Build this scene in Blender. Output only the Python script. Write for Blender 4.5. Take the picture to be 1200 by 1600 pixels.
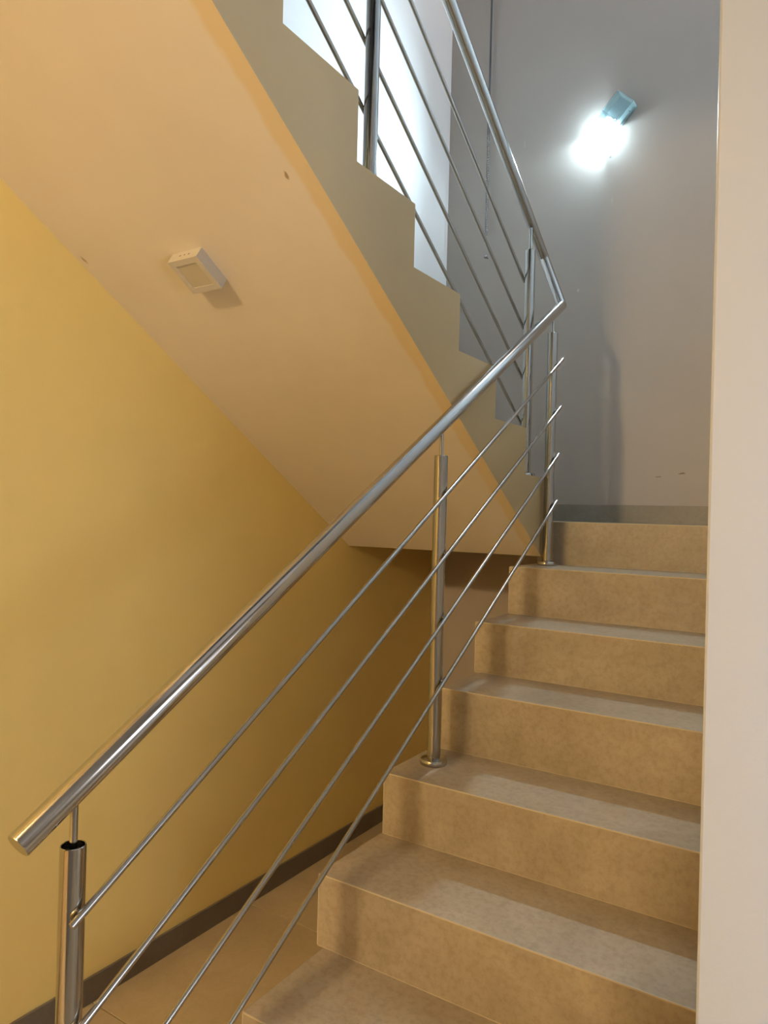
import bpy, bmesh, math, random
from mathutils import Vector, Matrix
random.seed(7)
scene = bpy.context.scene
for o in list(bpy.data.objects): bpy.data.objects.remove(o)
C = scene.collection

# ------------------------------------------------------------------ camera
FPX = 1138.6
cam_d = bpy.data.cameras.new('camera'); cam = bpy.data.objects.new('camera', cam_d); C.objects.link(cam)
cam_d.sensor_fit = 'VERTICAL'; cam_d.sensor_height = 36.0; cam_d.lens = 36.0 * FPX / 1600.0
cam_d.clip_start = 0.02
RIGHT = Vector((0.83941121, 0.54290501, 0.02535697)); UP = Vector((-0.01989911, -0.01592396, 0.99967517)); FWD = Vector((-0.54313244, 0.83964313, 0.00256343))
M = Matrix((RIGHT, UP, -FWD)).transposed().to_4x4(); M.translation = Vector((1.0734, -1.1437, 1.0564))
cam.matrix_world = M
scene.camera = cam

# ------------------------------------------------------------------ world, view
w = bpy.data.worlds.new('world'); scene.world = w; w.use_nodes = True
w.node_tree.nodes['Background'].inputs[0].default_value = (0.5, 0.55, 0.6, 1)
w.node_tree.nodes['Background'].inputs[1].default_value = 0.0       # closed interior
vs = scene.view_settings
vs.view_transform = 'Standard'; vs.look = 'None'; vs.gamma = 1.0; vs.use_curve_mapping = False
vs.exposure = 0.0
WARM = (1.0, 0.75, 0.40); COOL = (0.80, 0.93, 1.04); UPPER = (1.0, 0.91, 0.86); NEUTRAL = (0.89, 0.98, 1.12)
POWER = {'hall_near': 20.0, 'hall_far': 432.0, 'wall_fill': 50.0, 'bulb': 13300.0, 'upper': 25.0}

# ------------------------------------------------------------------ dimensions (fitted to the photograph)
D = 0.28; H = 0.1737
XS = 0.0403; YU = 1.693; W = 0.8863; YB = 2.4708; ZF = -0.4774; TS = 0.1965; YSOF = 1.597
XR = 0.901
ZL = 6 * H
SL = H / D
ZT = {-2: -0.347, -1: -0.174, 0: 0.0, 1: 0.174, 2: 0.342, 3: 0.527, 4: 0.697, 5: 0.872, 6: ZL}
XLEFT = {-2: 0.0, -1: 0.0, 0: 0.012, 1: -0.009, 2: -0.005, 3: 0.019, 4: -0.006, 5: -0.007, 6: -0.004}
NUP = 11                                     # risers of the upper flight
ZUP = ZL + NUP * H; YTOP = YU - NUP * D      # upper floor level, edge of its slab
def sof(y): return ZL + (YU - y) * SL - TS
ZCEIL = ZUP - 0.16; ZROOF = 4.95; YHALL = -5.4; XHALL = 2.7

# ------------------------------------------------------------------ materials
def mat(name):
    m = bpy.data.materials.new(name); m.use_nodes = True
    nt = m.node_tree; b = nt.nodes['Principled BSDF']
    return m, nt, b
def noise(nt, scale, detail=4, rough=.55, vec=None, dist=0.0):
    n = nt.nodes.new('ShaderNodeTexNoise'); n.inputs['Scale'].default_value = scale
    n.inputs['Detail'].default_value = detail; n.inputs['Roughness'].default_value = rough; n.inputs['Distortion'].default_value = dist
    if vec: nt.links.new(vec, n.inputs['Vector'])
    return n
def ramp(nt, src, stops):
    r = nt.nodes.new('ShaderNodeValToRGB'); e = r.color_ramp.elements
    while len(e) < len(stops): e.new(0.5)
    for el, (p, c) in zip(e, stops):
        el.position = p; el.color = (*c, 1) if len(c) == 3 else c
    nt.links.new(src, r.inputs[0]); return r
def mixc(nt, fac, a, b, mode='MIX'):
    n = nt.nodes.new('ShaderNodeMix'); n.data_type = 'RGBA'; n.blend_type = mode
    for k, v in ((0, fac), (6, a), (7, b)):
        if hasattr(v, 'default_value') or hasattr(v, 'is_linked'): nt.links.new(v, n.inputs[k])
        else: n.inputs[k].default_value = v if k == 0 else (*v, 1)
    return n.outputs[2]
def objcoord(nt):
    return nt.nodes.new('ShaderNodeTexCoord').outputs['Object']
def bump(nt, b, src, strength, dist):
    n = nt.nodes.new('ShaderNodeBump'); n.inputs['Strength'].default_value = strength; n.inputs['Distance'].default_value = dist
    nt.links.new(src, n.inputs['Height']); nt.links.new(n.outputs[0], b.inputs['Normal'])

def scuffs(nt, v, base, marks):
    """small chips and scratches of the plaster: (centre, half-sizes, colour) in object space"""
    for c, sz, col in marks:
        sub = nt.nodes.new('ShaderNodeVectorMath'); sub.operation = 'SUBTRACT'; nt.links.new(v, sub.inputs[0]); sub.inputs[1].default_value = c
        nz = noise(nt, 60, 2, .6, v); ad = nt.nodes.new('ShaderNodeVectorMath'); ad.operation = 'MULTIPLY_ADD'
        nt.links.new(nz.outputs['Color'], ad.inputs[0]); ad.inputs[1].default_value = (.012, .012, .012); nt.links.new(sub.outputs[0], ad.inputs[2])
        dv = nt.nodes.new('ShaderNodeVectorMath'); dv.operation = 'DIVIDE'; nt.links.new(ad.outputs[0], dv.inputs[0]); dv.inputs[1].default_value = sz
        ln = nt.nodes.new('ShaderNodeVectorMath'); ln.operation = 'LENGTH'; nt.links.new(dv.outputs[0], ln.inputs[0])
        mr = nt.nodes.new('ShaderNodeMapRange'); mr.inputs['From Min'].default_value = 1.2; mr.inputs['From Max'].default_value = .7; nt.links.new(ln.outputs['Value'], mr.inputs['Value'])
        base = mixc(nt, mr.outputs[0], base, col)
    return base
def paint(name, col, var=.05, rough=.55, marks=()):
    m, nt, b = mat(name); v = objcoord(nt)
    n1 = noise(nt, 1.7, 5, .6, v); dark = tuple(c * (1 - var) for c in col); lite = tuple(min(1, c * (1 + var * .6)) for c in col)
    r = ramp(nt, n1.outputs['Fac'], [(.3, dark), (.7, lite)])
    n2 = noise(nt, 26, 2, .5, v); sc = ramp(nt, n2.outputs['Fac'], [(.76, (0, 0, 0)), (.80, (1, 1, 1))])
    c = mixc(nt, .12, r.outputs[0], tuple(x * .8 for x in col)); nt.links.new(sc.outputs[0], c.node.inputs[0])
    base = scuffs(nt, v, r.outputs[0], marks)
    nt.links.new(base, b.inputs['Base Color'])
    n3 = noise(nt, 130, 3, .6, v); bump(nt, b, n3.outputs['Fac'], .12, .002)
    b.inputs['Roughness'].default_value = rough
    return m
M_YELLOW = paint('yellow_paint', (.92, .715, .27))
M_WHITE = paint('white_paint', (.73, .705, .69), .03)
M_GREY = paint('grey_paint', (.425, .37, .325), .05, marks=[
    ((.395, 2.47, 1.286), (.016, 1, .004), (.20, .16, .12)), ((.29, 2.47, 1.272), (.015, 1, .003), (.27, .23, .18)), ((-.123, 2.47, 2.218), (.007, 1, .008), (.54, .49, .44)),
    ((.025, 2.47, 2.859), (.006, 1, .006), (.2, .2, .2)), ((.037, 2.47, 2.64), (.003, 1, .02), (.48, .43, .385)), ((-.43, 2.47, 3.04), (.004, 1, .02), (.48, .43, .385)), ((.556, 2.47, 1.934), (.03, 1, .003), (.34, .29, .25))])
M_HALL = paint('hall_paint', (.30, .25, .19), .05)
M_RIGHT = paint('cool_white_paint', (.745, .79, .86), .03, .45)

def soffit_paint():
    m, nt, b = mat('soffit_paint'); v = objcoord(nt)
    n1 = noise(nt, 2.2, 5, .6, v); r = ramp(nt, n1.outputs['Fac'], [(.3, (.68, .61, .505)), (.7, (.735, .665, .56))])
    # hand-brushed ochre band along the outer edge of the soffit: x > XS - 5 cm, only on down-facing area
    sep = nt.nodes.new('ShaderNodeSeparateXYZ'); nt.links.new(v, sep.inputs[0])
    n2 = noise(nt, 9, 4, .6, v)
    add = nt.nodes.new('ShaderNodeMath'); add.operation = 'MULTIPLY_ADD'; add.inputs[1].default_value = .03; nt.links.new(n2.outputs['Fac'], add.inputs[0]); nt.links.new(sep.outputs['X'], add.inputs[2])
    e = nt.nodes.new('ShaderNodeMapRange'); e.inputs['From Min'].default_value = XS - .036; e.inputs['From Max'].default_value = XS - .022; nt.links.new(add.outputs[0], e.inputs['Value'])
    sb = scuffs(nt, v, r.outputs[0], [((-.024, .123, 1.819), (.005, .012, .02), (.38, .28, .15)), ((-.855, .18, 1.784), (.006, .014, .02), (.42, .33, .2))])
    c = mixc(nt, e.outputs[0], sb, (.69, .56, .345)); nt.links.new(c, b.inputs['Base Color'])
    n3 = noise(nt, 90, 3, .6, v); bump(nt, b, n3.outputs['Fac'], .12, .002)
    b.inputs['Roughness'].default_value = .5
    return m
M_SOFFIT = soffit_paint()
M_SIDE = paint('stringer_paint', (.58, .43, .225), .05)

def stone(name, c0, c1, speck, rough=.38, seed=0.0, sc=3.0):
    m, nt, b = mat(name)
    tc = nt.nodes.new('ShaderNodeTexCoord'); oi = nt.nodes.new('ShaderNodeObjectInfo')
    cmb = nt.nodes.new('ShaderNodeVectorMath'); cmb.operation = 'SCALE'; cmb.inputs['Scale'].default_value = 40.0
    cx = nt.nodes.new('ShaderNodeCombineXYZ')
    for i in range(3): nt.links.new(oi.outputs['Random'], cx.inputs[i])
    nt.links.new(cx.outputs[0], cmb.inputs[0])
    va = nt.nodes.new('ShaderNodeVectorMath'); nt.links.new(tc.outputs['Object'], va.inputs[0]); nt.links.new(cmb.outputs[0], va.inputs[1])
    v = va.outputs[0]
    n1 = noise(nt, sc, 6, .62, v, .4); r1 = ramp(nt, n1.outputs['Fac'], [(.32, c0), (.68, c1)])
    n2 = noise(nt, 60, 4, .7, v); r2 = ramp(nt, n2.outputs['Fac'], [(.35, speck), (.55, (1, 1, 1))])
    c = mixc(nt, .35, r1.outputs[0], r2.outputs[0], 'MULTIPLY'); 
    n4 = noise(nt, 9, 5, .65, v, .8); r4 = ramp(nt, n4.outputs['Fac'], [(.35, (.86, .84, .80)), (.65, (1.0, 1.0, 1.0))])
    c2 = mixc(nt, .8, c, r4.outputs[0], 'MULTIPLY')
    nt.links.new(c2, b.inputs['Base Color'])
    r3 = ramp(nt, n4.outputs['Fac'], [(.3, (rough - .06,) * 3), (.7, (rough + .1,) * 3)]); nt.links.new(r3.outputs[0], b.inputs['Roughness'])
    bump(nt, b, n2.outputs['Fac'], .08, .001)
    return m
M_TREAD = stone('beige_porcelain', (.32, .258, .178), (.435, .36, .265), (.55, .50, .42), .42)
M_FLOOR = stone('brown_floor_tile', (.47, .365, .225), (.54, .43, .275), (.85, .83, .79), .35, sc=2.0)
M_SKIRT = stone('dark_skirting', (.15, .125, .10), (.20, .17, .14), (.75, .73, .7), .4)
M_SKIRT2 = stone('grey_skirting', (.25, .22, .185), (.31, .275, .235), (.75, .73, .7), .4)
M_GROUT, _, b = mat('grout'); b.inputs['Base Color'].default_value = (.15, .11, .06, 1); b.inputs['Roughness'].default_value = .9
M_JOINT, _, b = mat('cream_joint'); b.inputs['Base Color'].default_value = (.50, .41, .28, 1); b.inputs['Roughness'].default_value = .6
M_CONC, _, b = mat('raw_edge_plaster'); b.inputs['Base Color'].default_value = (.45, .38, .27, 1); b.inputs['Roughness'].default_value = .9

def steel(name, col, rough, aniso=0.0):
    m, nt, b = mat(name); v = objcoord(nt)
    n = noise(nt, 14, 2, .5, v); r = ramp(nt, n.outputs['Fac'], [(.3, (rough * .9,) * 3), (.7, (rough * 1.12,) * 3)])
    nt.links.new(r.outputs[0], b.inputs['Roughness'])
    b.inputs['Base Color'].default_value = (*col, 1); b.inputs['Metallic'].default_value = 1.0
    return m
M_STEEL = steel('polished_steel', (.50, .485, .465), .13)
M_STEEL_ROD = steel('brushed_steel_rod', (.43, .415, .395), .19)
M_STEEL_POST = steel('dark_reflection_steel', (.43, .415, .395), .12)  # darker copy of the steel, standing for the posts' dark reflections
M_DARK, _, b = mat('tube_inside'); b.inputs['Base Color'].default_value = (.03, .028, .025, 1); b.inputs['Metallic'].default_value = .6; b.inputs['Roughness'].default_value = .6
M_WELD, _, b = mat('weld_black'); b.inputs['Base Color'].default_value = (.02, .02, .02, 1); b.inputs['Metallic'].default_value = .4; b.inputs['Roughness'].default_value = .5
M_PLASTIC, _, b = mat('white_plastic'); b.inputs['Base Color'].default_value = (.55, .51, .45, 1); b.inputs['Roughness'].default_value = .4
M_DIFF, _, b = mat('opal_diffuser'); b.inputs['Base Color'].default_value = (.50, .45, .35, 1); b.inputs['Roughness'].default_value = .35
M_HOLE, _, b = mat('vent_hole'); b.inputs['Base Color'].default_value = (.25, .2, .14, 1); b.inputs['Roughness'].default_value = .8
M_CHAIN = steel('chain_metal', (.36, .36, .37), .25)
M_CORD, _, b = mat('dark_cord'); b.inputs['Base Color'].default_value = (.10, .10, .11, 1); b.inputs['Roughness'].default_value = .6
M_LAMPMETAL = steel('lamp_metal', (.42, .45, .45), .3)
def emit(name, col, s):
    m, nt, b = mat(name); b.inputs['Base Color'].default_value = (.8, .8, .8, 1)
    b.inputs['Emission Color'].default_value = (*col, 1); b.inputs['Emission Strength'].default_value = s
    return m
M_BULB = emit('lit_cool_bulb', COOL, POWER['bulb'])
def frosted(name, col, clear):
    m = bpy.data.materials.new(name); m.use_nodes = True; nt = m.node_tree; nt.nodes.clear()
    out = nt.nodes.new('ShaderNodeOutputMaterial'); mx = nt.nodes.new('ShaderNodeMixShader'); mx.inputs[0].default_value = clear
    tl = nt.nodes.new('ShaderNodeBsdfTranslucent'); tl.inputs[0].default_value = (*col, 1)
    tr = nt.nodes.new('ShaderNodeBsdfTransparent'); tr.inputs[0].default_value = (.92, .99, 1, 1)
    gl = nt.nodes.new('ShaderNodeBsdfGlossy'); gl.inputs['Roughness'].default_value = .1
    m2 = nt.nodes.new('ShaderNodeMixShader'); m2.inputs[0].default_value = .06
    nt.links.new(tl.outputs[0], mx.inputs[1]); nt.links.new(tr.outputs[0], mx.inputs[2])
    nt.links.new(mx.outputs[0], m2.inputs[1]); nt.links.new(gl.outputs[0], m2.inputs[2]); nt.links.new(m2.outputs[0], out.inputs[0])
    return m
M_FROST = frosted('frosted_side_glass', (.14, .17, .18), .15)
M_FROST_END = frosted('frosted_end_glass', (.09, .115, .12), .26)
M_CLEAR = frosted('clear_front_glass', (.004, .006, .0065), .82)
M_TEAL = frosted('teal_side_glass', (.78, .92, .95), .25)
M_BAFFLE = frosted('baffle_glass', (.075, .084, .086), .0)
M_INNER, nt_, b = mat('pale_teal_reflector'); b.inputs['Base Color'].default_value = (.78, .90, .93, 1); b.inputs['Roughness'].default_value = .5

# ------------------------------------------------------------------ mesh helpers
def link(name, bm, m, parent=None, smooth=False, mats=None):
    me = bpy.data.meshes.new(name)
    bmesh.ops.recalc_face_normals(bm, faces=bm.faces); bm.to_mesh(me); bm.free()
    for mm in (mats or [m]): me.materials.append(mm)
    if smooth:
        for f in me.polygons: f.use_smooth = True
        try: me.set_sharp_from_angle(angle=math.radians(38))
        except Exception: pass
    o = bpy.data.objects.new(name, me); C.objects.link(o)
    if parent is not None: o.parent = parent
    return o
def tag(o, label=None, cat=None, group=None, kind=None):
    if label: o['label'] = label
    if cat: o['category'] = cat
    if group: o['group'] = group
    if kind: o['kind'] = kind
    return o
def empty(name, loc=(0, 0, 0)):
    o = bpy.data.objects.new(name, None); o.empty_display_size = .05; o.location = loc; C.objects.link(o); return o
def box(bm, lo, hi, bev=0.0):
    t = bmesh.new()
    vs_ = [t.verts.new((x, y, z)) for x in (lo[0], hi[0]) for y in (lo[1], hi[1]) for z in (lo[2], hi[2])]
    for f in ((0, 1, 3, 2), (4, 6, 7, 5), (0, 4, 5, 1), (2, 3, 7, 6), (0, 2, 6, 4), (1, 5, 7, 3)): t.faces.new([vs_[i] for i in f])
    bmesh.ops.recalc_face_normals(t, faces=t.faces)
    if bev: bmesh.ops.bevel(t, geom=list(t.edges), offset=bev, segments=2, affect='EDGES', profile=.6)
    merge(bm, t); return bm
def merge(bm, t, mx=None):
    me = bpy.data.meshes.new('tmp'); t.to_mesh(me); t.free()
    if mx is not None: me.transform(mx)
    bm.from_mesh(me); bpy.data.meshes.remove(me)
def boxo(name, lo, hi, m, parent=None, bev=0.0):
    return link(name, box(bmesh.new(), lo, hi, bev), m, parent)
def prism_x(bm, pts, x0, x1):
    """polygon in (y, z) extruded along x"""
    a = [bm.verts.new((x0, y, z)) for y, z in pts]; b_ = [bm.verts.new((x1, y, z)) for y, z in pts]
    bm.faces.new(a); bm.faces.new(b_[::-1]); n = len(pts)
    for i in range(n): bm.faces.new((a[i], a[(i + 1) % n], b_[(i + 1) % n], b_[i]))
    return bm
def frame(d):
    d = d.normalized(); u = Vector((0, 0, 1)) if abs(d.z) < .95 else Vector((1, 0, 0))
    s = d.cross(u).normalized(); return s, s.cross(d).normalized()
def tube(bm, pts, rad, seg=20, cap=True):
    """swept round bar through pts (mitred joints); rad scalar or list"""
    pts = [Vector(p) for p in pts]; n = len(pts); rings = []
    s, u = frame(pts[1] - pts[0])
    for i, p in enumerate(pts):
        if i == 0: d = (pts[1] - pts[0]).normalized(); sc = 1
        elif i == n - 1: d = (pts[-1] - pts[-2]).normalized(); sc = 1
        else:
            d1 = (pts[i] - pts[i - 1]).normalized(); d2 = (pts[i + 1] - pts[i]).normalized()
            d = (d1 + d2).normalized()
        r = rad[i] if isinstance(rad, (list, tuple)) else rad
        s = (s - d * s.dot(d)).normalized(); u = d.cross(s)
        st = 1 / max(.35, d.dot((pts[i] - pts[i - 1]).normalized())) if 0 < i < n - 1 else 1
        ring = []
        for k in range(seg):
            a = 2 * math.pi * k / seg; off = s * math.cos(a) * r + u * math.sin(a) * r
            if st != 1:
                bend = (d1 - d * d1.dot(d)); 
                if bend.length > 1e-6:
                    bend.normalize(); off += bend * off.dot(bend) * (st - 1)
            ring.append(bm.verts.new(p + off))
        rings.append(ring)
    for a, b_ in zip(rings, rings[1:]):
        for k in range(seg): bm.faces.new((a[k], a[(k + 1) % seg], b_[(k + 1) % seg], b_[k]))
    if cap: bm.faces.new(rings[0][::-1]); bm.faces.new(rings[-1])
    return bm
def lathe(bm, prof, cx, cy, seg=28):
    """profile [(r, z)] revolved round the vertical axis at cx, cy"""
    rings = []
    for r, z in prof:
        if r < 1e-6: rings.append([bm.verts.new((cx, cy, z))])
        else: rings.append([bm.verts.new((cx + r * math.cos(2 * math.pi * k / seg), cy + r * math.sin(2 * math.pi * k / seg), z)) for k in range(seg)])
    for a, b_ in zip(rings, rings[1:]):
        for k in range(seg):
            k2 = (k + 1) % seg
            if len(a) == 1 and len(b_) == 1: continue
            if len(a) == 1: bm.faces.new((a[0], b_[k2], b_[k]))
            elif len(b_) == 1: bm.faces.new((a[k], a[k2], b_[0]))
            else: bm.faces.new((a[k], a[k2], b_[k2], b_[k]))
    return bm
def sphere(bm, c, r, seg=12):
    t = bmesh.new(); bmesh.ops.create_uvsphere(t, u_segments=seg, v_segments=max(6, seg // 2), radius=r)
    merge(bm, t, Matrix.Translation(Vector(c))); return bm

# ------------------------------------------------------------------ the setting
def struct(o): o['kind'] = 'structure'; return o
# floor: slab with separate tiles in the passage beside the stairs
fl = struct(boxo('floor', (-W, YHALL, ZF - .12), (XHALL, YB, ZF - .006), M_GROUT))
TILE = .70; YJ = .283
for r_ in range(-8, 4):
    for c_ in range(0, 5):
        x0 = -W + c_ * TILE; x1 = min(x0 + TILE, XHALL); y0 = YJ + r_ * TILE; y1 = min(y0 + TILE, YB)
        if y0 >= YB: continue
        boxo('tile', (x0 + .0019, y0 + .0019, ZF - .012), (x1 - .0019, y1 - .0019, ZF), M_FLOOR, fl, .0007)
# left wall: yellow below the flight, white above it (the change is behind the flight's body)
mid = lambda y: sof(y) + .09
lowp = [(YHALL, ZF - .12), (YB, ZF - .12), (YB, ZL - .06), (YU - .05, ZL - .06), (YTOP, mid(YTOP)), (YTOP, ZUP - .05), (YHALL, ZUP - .05)]
struct(link('wall_left', prism_x(bmesh.new(), lowp, -W - .15, -W), M_YELLOW))
upp = [(YB, ZL - .06), (YB, ZROOF), (YHALL, ZROOF), (YHALL, ZUP - .05), (YTOP, ZUP - .05), (YTOP, mid(YTOP)), (YU - .05, ZL - .06)]
struct(link('wall_left_upper', prism_x(bmesh.new(), upp, -W - .15, -W), M_WHITE))
struct(boxo('wall_back', (-W - .15, YB, ZF - .12), (XHALL, YB + .15, ZROOF), M_GREY))
struct(boxo('wall_right', (XR, -.05, ZF - .12), (XHALL, YB, ZROOF), M_RIGHT, bev=.004))
struct(boxo('wall_hall_right', (XHALL, YHALL, ZF - .12), (XHALL + .15, YB, ZROOF), M_HALL))
struct(boxo('wall_hall_rear', (-W - .15, YHALL - .15, ZF - .12), (XHALL + .15, YHALL, ZROOF), M_HALL))
struct(boxo('wall_light_blocker', (.44, -1.85, ZF - .006), (XHALL, -1.70, ZCEIL), M_HALL))  # unseen wall added to keep the corridor light off the near wall
struct(boxo('ceiling', (-W - .15, YHALL - .15, ZROOF), (XHALL + .15, YB + .15, ZROOF + .12), M_WHITE))
struct(boxo('ceiling_corridor', (-W, YHALL, ZCEIL), (XHALL, YTOP, ZUP), M_WHITE))
struct(boxo('ceiling_hall', (XR, YTOP, ZCEIL), (XHALL, -.05, ZUP), M_WHITE))
struct(boxo('baseboard_left', (-W, YHALL, ZF), (-W + .009, YB, ZF + .081), M_SKIRT, bev=.0012))
struct(boxo('baseboard_back', (-W + .009, YB - .009, ZF), (XR, YB, ZF + .081), M_SKIRT, bev=.0012))
struct(boxo('baseboard_landing', (-W, YB - .010, ZL), (XR, YB, ZL + .086), M_SKIRT2, bev=.0015))
# landing slab between the flights
ld = struct(boxo('floor_landing', (-W, YU, sof(YSOF)), (XR, YB, ZL - .012), M_SIDE))
for i in range(3):
    xa = -W + i * .6; xb = min(xa + .6, XR)
    boxo('tile', (xa + .0008, YU - (.0105 if xa > -.3 else 0), ZL - .012), (xb - .0008, YB - .010, ZL), M_TREAD, ld, .0008)

# ------------------------------------------------------------------ lower flight
lf = tag(empty('stair_flight', (.45, 0, ZF)), 'lower flight of stairs clad in beige stone tiles, climbing to the landing', 'stairs')
def world_child(o, parent):
    o.parent = parent; o.matrix_parent_inverse = Matrix.Translation(-Vector(parent.location)); return o
# body built as clean polygon: steps on top, sloped underside
top = [(-2 * D + .0022, ZF + .001)]
for k in range(-2, 6): top += [(k * D + .0022, ZT[k] - .012), ((k + 1) * D + .0022, ZT[k] - .012)]
top += [(6 * D + .0022, ZL - .013), (YU, ZL - .013), (YU, ZT[5] - .17), (6 * D - .2, ZT[5] - .22), (.16, ZF + .001)]
world_child(link('body', prism_x(bmesh.new(), top, .026, XR), M_SIDE), lf)
for k in range(-2, 7):
    zb = ZT[k - 1] if k > -2 else ZF
    world_child(boxo('riser', (XLEFT[k], k * D, zb + .0006), (XR, k * D + .0022, ZT[k] - .0026), M_TREAD, None, .0006), lf)
    world_child(boxo('edge_joint', (XLEFT[k] - .001, k * D - .0003, ZT[k] - .0026), (XR, k * D + .0022, ZT[k] + .0002), M_JOINT), lf)
    if k > -2: world_child(boxo('base_joint', (XLEFT[k] + .001, k * D - .0012, zb - .0005), (XR, k * D + .002, zb + .0010), M_JOINT), lf)
    world_child(boxo('end_bead', (XLEFT[k] - .0018, k * D - .0006, zb + .0008), (XLEFT[k] + .0006, k * D + .004, ZT[k] - .003), M_JOINT), lf)
    if k < 6:
        world_child(boxo('tread', (XLEFT[k] - .002, k * D + (.0122 if k == 6 else .0022), ZT[k] - .012), (XR, (k + 1) * D, ZT[k]), M_TREAD, None, .0006), lf)

# ------------------------------------------------------------------ upper flight
uf = tag(empty('stair_flight', (-.42, YU, ZL)), 'upper flight of stairs seen from below, tan stepped side and smooth sloping soffit', 'stairs')
pts = [(YU, sof(YSOF)), (YU, ZL)]
for j in range(1, NUP + 1):
    pts += [(YU - (j - 1) * D, ZL + j * H), (YU - j * D, ZL + j * H)]
pts += [(YTOP, ZCEIL), (YU - (ZCEIL + TS - ZL) / SL, ZCEIL), (YSOF, sof(YSOF))]
bm = prism_x(bmesh.new(), pts, -W, XS)
bmesh.ops.recalc_face_normals(bm, faces=bm.faces)
ub = link('body', bm, M_SIDE, None, mats=[M_SIDE, M_SOFFIT])
for f in ub.data.polygons:
    if f.normal.z < -.3: f.material_index = 1
world_child(ub, uf)
for j in range(1, NUP):
    world_child(boxo('tread', (-W, YU - j * D, ZL + j * H), (XS - .012, YU - (j - 1) * D + .004, ZL + j * H + .002), M_TREAD, None), uf)

# ------------------------------------------------------------------ steel railing
rl = tag(empty('stair_railing', (.068, -.45, ZT[-2])), 'polished steel stair railing with round posts, slim sloping bars and elbowed handrail', 'railing')
def rpart(name, bm, m=M_STEEL, parent=None, smooth=True):
    o = link(name, bm, m, None, smooth)
    if parent is None: world_child(o, rl)
    else:
        o.parent = parent; o.matrix_parent_inverse = (Matrix.Translation(rl.location)).inverted() @ Matrix.Identity(4)
        o.matrix_parent_inverse = Matrix.Identity(4)
    return o
XP = .068; XRD = XP + .020 + .0085
R_HAND = .0205; R_POST = .0195; R_PIN = .0062; R_ROD = .0062
def zhand(y): return .563 + (y + .54) * .6057
XU = -.03; XURD = XU - .028
def zuhand(y): return ZL + (YU - y) * SL + 1.117
rodL = [((-.469, .424), (1.632, 1.680)), ((-.469, .249), (1.623, 1.492)), ((-.469, .060), (1.614, 1.306)), ((-.469, -.124), (1.606, 1.123))]
rodU = [.900, .713, .513, .329]
def post(x, y, zbase, ztop, zh, rods, rodx):
    bm = bmesh.new()
    lathe(bm, [(R_POST, zbase), (R_POST, ztop - .0012), (R_POST - .0010, ztop), (R_POST - .0022, ztop - .0008), (R_POST - .0028, ztop - .012), (0, ztop - .012)], x, y)
    po = rpart('post', bm, M_STEEL_POST)
    ch = []
    ch.append(rpart('pin', tube(bmesh.new(), [(x, y, ztop - .03), (x, y, zh)], R_PIN, 14)))
    ch.append(rpart('socket', lathe(bmesh.new(), [(R_POST - .0029, ztop - .0118), (R_PIN + .002, ztop - .009), (R_PIN, ztop - .006)], x, y), M_DARK))
    ch.append(rpart('base_flange', lathe(bmesh.new(), [(0, zbase), (.0385, zbase), (.0395, zbase + .003), (.0392, zbase + .012), (.037, zbase + .0155), (.026, zbase + .0185), (R_POST, zbase + .0195)], x, y, 36)))
    for z in rods:
        s = 1 if rodx > x else -1
        ch.append(rpart('bracket', tube(bmesh.new(), [(x + s * (R_POST - .002), y, z), (rodx, y, z)], .0042, 10), M_STEEL_ROD))
    for c in ch: c.parent = po; c.matrix_parent_inverse = Matrix.Identity(4)
    return po
def zr(i, y):
    (ya, za), (yb, zb) = rodL[i]; return za + (zb - za) * (y - ya) / (yb - ya)
for y, zb, zt in ((-.450, ZT[-2], .533), (.7065, ZT[2], 1.228), (1.590, ZT[5], 1.778)):
    post(XP, y, zb, zt, zhand(y), [zr(i, y) for i in range(4)], XRD)
def zru(i, y): return ZL + (YU - y) * SL + rodU[i]
for y, zb, zt in ((1.585, ZL + H, 2.117), (.449, ZL + 5 * H, zuhand(.449) - .085), (-.69, ZL + 9 * H, zuhand(-.69) - .085)):
    post(XU, y, zb, zt, zuhand(y), [zru(i, y) for i in range(4)], XURD)
for i in range(4):
    (ya, za), (yb, zb) = rodL[i]
    rpart('bar', tube(bmesh.new(), [(XRD, ya, za), (XRD, yb, zb)], R_ROD, 14), M_STEEL_ROD)
    rpart('bar', tube(bmesh.new(), [(XURD, 1.60, zru(i, 1.60)), (XURD, -.75, zru(i, -.75))], R_ROD, 14), M_STEEL_ROD)
E1 = Vector((XP, 1.682, zhand(1.682))); E2 = Vector((XU, 1.735, zuhand(1.735)))
S0 = Vector((XP, -.540, zhand(-.540)))
dl = (S0 - E1).normalized(); 
rpart('handrail', tube(bmesh.new(), [S0, S0 - dl * .002, E1], [R_HAND - .0012, R_HAND, R_HAND], 28))
Ut = Vector((XU, -.80, zuhand(-.80)))
rpart('handrail', tube(bmesh.new(), [E2, Ut], R_HAND, 28))
el = rpart('elbow', tube(bmesh.new(), [E1, E1 + (E2 - E1) * .5, E2], R_HAND * .97, 28))
el2 = bmesh.new(); sphere(el2, E1, R_HAND * 1.0, 24); rpart('elbow_joint', el2)
el2 = bmesh.new(); sphere(el2, E2, R_HAND * 1.0, 24); rpart('elbow_joint', el2)

# ------------------------------------------------------------------ square surface light on the soffit (switched off)
ang = math.atan(SL); ca, sa = math.cos(ang), math.sin(ang)
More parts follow.
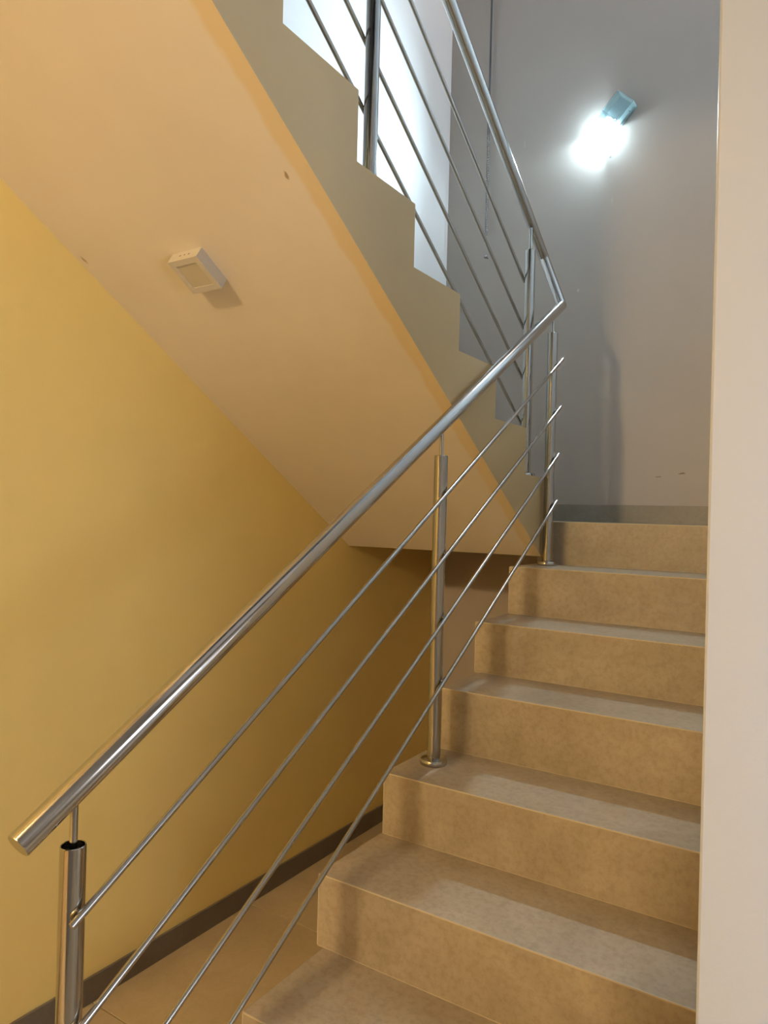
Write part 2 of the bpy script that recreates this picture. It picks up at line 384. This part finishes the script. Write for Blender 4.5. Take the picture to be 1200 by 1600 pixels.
# local frame on the soffit: ex = x, ey = up-slope towards the camera (-y, +z), en = out of the soffit (down)
ex = Vector((1, 0, 0)); ey = Vector((0, -ca, sa)); en = Vector((0, -sa, -ca))
LC = Vector((-.4695, .2685, sof(.2685)))
LM = Matrix((ex, ey, en)).transposed().to_4x4(); LM.translation = LC
sl = tag(empty('soffit_light'), 'small square white surface-mounted light, unlit, on the sloping soffit', 'light'); sl.matrix_world = LM
hs = .0565; ht = .035; fr = .018
def lpart(name, bm, m): return link(name, bm, m, sl)
bm = bmesh.new()
box(bm, (-hs, -hs, 0), (hs, hs, ht - .004))
for lo, hi in (((-hs, -hs, ht - .004), (hs, -hs + fr, ht)), ((-hs, hs - fr, ht - .004), (hs, hs, ht)), ((-hs, -hs + fr, ht - .004), (-hs + fr, hs - fr, ht)), ((hs - fr, -hs + fr, ht - .004), (hs, hs - fr, ht))): box(bm, lo, hi)
lpart('housing', bm, M_PLASTIC)
lpart('diffuser', box(bmesh.new(), (-hs + fr, -hs + fr, ht - .0045), (hs - fr, hs - fr, ht - .0025)), M_DIFF)
for dx in (-.017, 0, .017):
    t = bmesh.new(); tube(t, [(dx, hs - .001, .016), (dx, hs + .0003, .016)], .0032 if dx else .0028, 12); lpart('vent_hole', t, M_HOLE)

# ------------------------------------------------------------------ tilted wall lamp on the back wall (lit)
wl = tag(empty('wall_lamp'), 'lit cool-white glass wall lamp mounted aslant on the back wall', 'lamp')
ax = Vector((.69, 0, .724)).normalized(); out = Vector((0, -1, 0)); pe = ax.cross(out)
if pe.x < 0: pe = -pe                                             # towards lower right
WM = Matrix((ax, pe, out)).transposed().to_4x4(); WM.translation = Vector((.028, YB, 3.022)); wl.matrix_world = WM
HL = .112; HW = .050; DP = .066
def wpart(name, bm, m, smooth=False): return link(name, bm, m, wl, smooth)
def rrect(bm, l, w_, r, z0, z1, thick=None, seg=6):
    """rounded rectangle in the lamp plane, as a slab or as a rim of the given thickness"""
    def loop(l, w_, r, z):
        out_ = []
        for cx, cy, a0 in ((l - r, w_ - r, 0), (-l + r, w_ - r, 90), (-l + r, -w_ + r, 180), (l - r, -w_ + r, 270)):
            for k in range(seg + 1):
                a = math.radians(a0 + 90 * k / seg); out_.append(bm.verts.new((cx + r * math.cos(a), cy + r * math.sin(a), z)))
        return out_
    A = loop(l, w_, r, z0); B = loop(l, w_, r, z1); n = len(A)
    for k in range(n): bm.faces.new((A[k], A[(k + 1) % n], B[(k + 1) % n], B[k]))
    if thick is None: bm.faces.new(A[::-1]); bm.faces.new(B)
    else:
        A2 = loop(l - thick, w_ - thick, max(r - thick, .001), z0); B2 = loop(l - thick, w_ - thick, max(r - thick, .001), z1)
        for k in range(n):
            k2 = (k + 1) % n
            bm.faces.new((A2[k2], A2[k], B2[k], B2[k2])); bm.faces.new((A[k], A2[k], A2[k2], A[k2])); bm.faces.new((B[k], B[k2], B2[k2], B2[k]))
    return bm
wpart('back_plate', rrect(bmesh.new(), .07, .030, .008, 0, .006), M_LAMPMETAL)
for s_ in (-1, 1):
    wpart('side_glass', box(bmesh.new(), (-HL, s_ * HW - .002, .0), (.006, s_ * HW + .002, DP)), M_FROST)
    wpart('side_glass', box(bmesh.new(), (.006, s_ * HW - .002, .0), (HL, s_ * HW + .002, DP)), M_TEAL)
wpart('end_glass', box(bmesh.new(), (HL - .004, -HW + .002, .0), (HL, HW - .002, DP)), M_TEAL)
wpart('end_glass', box(bmesh.new(), (-HL, -HW + .002, .0), (-HL + .004, HW - .002, DP)), M_FROST_END)
wpart('front_glass', rrect(bmesh.new(), HL, HW + .002, .014, DP, DP + .004), M_CLEAR)
wpart('reflector', box(bmesh.new(), (.009, -HW + .004, .008), (HL - .006, HW - .004, .026), .004), M_INNER)
bm = bmesh.new(); bm.faces.new([bm.verts.new(p_) for p_ in ((.006, -HW + .002, 0), (.006, HW - .002, 0), (.006, HW - .002, DP), (.006, -HW + .002, DP))]); wpart('light_baffle', bm, M_BAFFLE)  # baffle added to hold back bulb light from the lamp's upper half
bm = bmesh.new(); sphere(bm, (-.064, 0, .036), .022, 20); wpart('bulb', bm, M_BULB, True)
bm = bmesh.new(); tube(bm, [(-.045, 0, .036), (-.02, 0, .036), (.0035, 0, .036)], [.012, .014, .014], 16); wpart('bulb_holder', bm, M_PLASTIC, True)
bm = bmesh.new(); tube(bm, [(-.058, HW + .012, .04), (.094, HW + .012, .04)], .0030, 10); wpart('clip_bar', bm, M_LAMPMETAL, True)
bm = bmesh.new(); tube(bm, [(.0, HW - .008, DP + .007), (.03, HW - .008, DP + .007)], .0032, 10); wpart('clip_bar', bm, M_LAMPMETAL, True)
for s_ in (-.04, .07):
    bm = bmesh.new(); tube(bm, [(s_, HW, .04), (s_, HW + .012, .04)], .0026, 8); wpart('clip_stud', bm, M_LAMPMETAL, True)

# ------------------------------------------------------------------ blind chain and its wall knob
ch = tag(empty('blind_chain', (-.634, YB - .03, 2.575)), 'thin metal ball chain hanging in a loop down the back wall', 'chain')
CZ0, CZ1 = 2.575, 4.5
def cpart(name, bm, m): return world_child(link(name, bm, m, None, True), ch)
ball = bmesh.new(); sphere(ball, (0, 0, 0), .0042, 8); bme = bpy.data.meshes.new('bead'); ball.to_mesh(bme); ball.free(); bme.materials.append(M_CHAIN)
for f in bme.polygons: f.use_smooth = True
for s_ in (-1, 1):
    cpart('chain_wire', tube(bmesh.new(), [(-.634 + s_ * .0055, YB - .028, CZ0 + .012), (-.634 + s_ * .0055, YB - .028, 3.12)], .0014, 6), M_CORD)
    cpart('cord', tube(bmesh.new(), [(-.634 + s_ * .0055, YB - .028, 3.12), (-.634 + s_ * .0030, YB - .028, 3.5), (-.634 + s_ * .0030, YB - .028, CZ1)], .0028, 8), M_CORD)
a_ = [(-.634 + .0055 * math.cos(t), YB - .028, CZ0 + .012 + .010 * math.sin(t)) for t in [math.pi + i * math.pi / 8 for i in range(9)]]
cpart('loop_end', tube(bmesh.new(), a_, .0022, 6), M_CHAIN)
for s_ in (-1, 1):
    for i in range(45):
        o = bpy.data.objects.new('bead', bme); C.objects.link(o); o.location = (-.634 + s_ * .0055, YB - .028, CZ0 + .016 + i * .012)
        world_child(o, ch)
cpart('bracket', box(bmesh.new(), (-.66, YB - .05, CZ1 - .005), (-.61, YB, CZ1 + .05), .004), M_PLASTIC)
kn = tag(empty('chain_knob', (-.634, YB, 2.46)), 'tiny round metal knob on the back wall under the hanging chain', 'knob')
bm = bmesh.new(); sphere(bm, (-.634, YB - .030, 2.46), .0095, 16); world_child(link('ball', bm, M_CHAIN, None, True), kn)
bm = bmesh.new(); tube(bm, [(-.634, YB, 2.46), (-.634, YB - .024, 2.46)], .004, 10); world_child(link('peg', bm, M_CHAIN, None, True), kn)

# ------------------------------------------------------------------ unseen lamps: the corridor's own, plus two added fill lights
def lamp(name, loc, col, power, rad, label, cat='lamp'):
    t = tag(empty(name, loc), label, cat)
    l = bpy.data.lights.new('bulb_light', 'POINT'); l.energy = power; l.color = col; l.shadow_soft_size = rad
    o = bpy.data.objects.new('bulb_light', l); C.objects.link(o); o.parent = t; o.location = (0, 0, -.10)
    bm = bmesh.new(); lathe(bm, [(0, 0), (.06, 0), (.06, -.006), (.028, -.012), (.02, -.014), (.02, -.05), (0, -.05)][::-1], 0, 0, 20)
    link('lamp_holder', bm, M_PLASTIC, t, True)
    return t
lamp('unseen_ceiling_lamp', (.04, -3.0, ZCEIL), WARM, POWER['hall_near'], .12, 'warm bare-bulb ceiling lamp in the corridor nearest the stairs')
lamp('unseen_ceiling_lamp', (.04, -4.7, ZCEIL), WARM, POWER['hall_far'], .12, 'warm bare-bulb ceiling lamp at the far end of the corridor')
lamp('unseen_ceiling_lamp', (.78, 2.28, ZROOF), UPPER, POWER['upper'], .12, 'unseen pale ceiling lamp added above the landing to brighten the upper walls')  # added out of view to lift the white wall above the flight
t = tag(empty('added_fill_lamp', (2.25, -.62, ZF)), 'unseen neutral light on a stand, added to brighten the cool-white wall', 'lamp')  # stand and light added out of view to brighten the near right wall
l = bpy.data.lights.new('bulb_light', 'POINT'); l.energy = POWER['wall_fill']; l.color = NEUTRAL; l.shadow_soft_size = .28
o = bpy.data.objects.new('bulb_light', l); C.objects.link(o); o.parent = t; o.location = (0, 0, 1.42)
bm = bmesh.new(); lathe(bm, [(0, 0), (.13, 0), (.13, .015), (.02, .03), (.012, .04), (.012, 1.08), (.03, 1.10), (0, 1.10)], 0, 0, 20); link('stand', bm, M_STEEL, t, True)
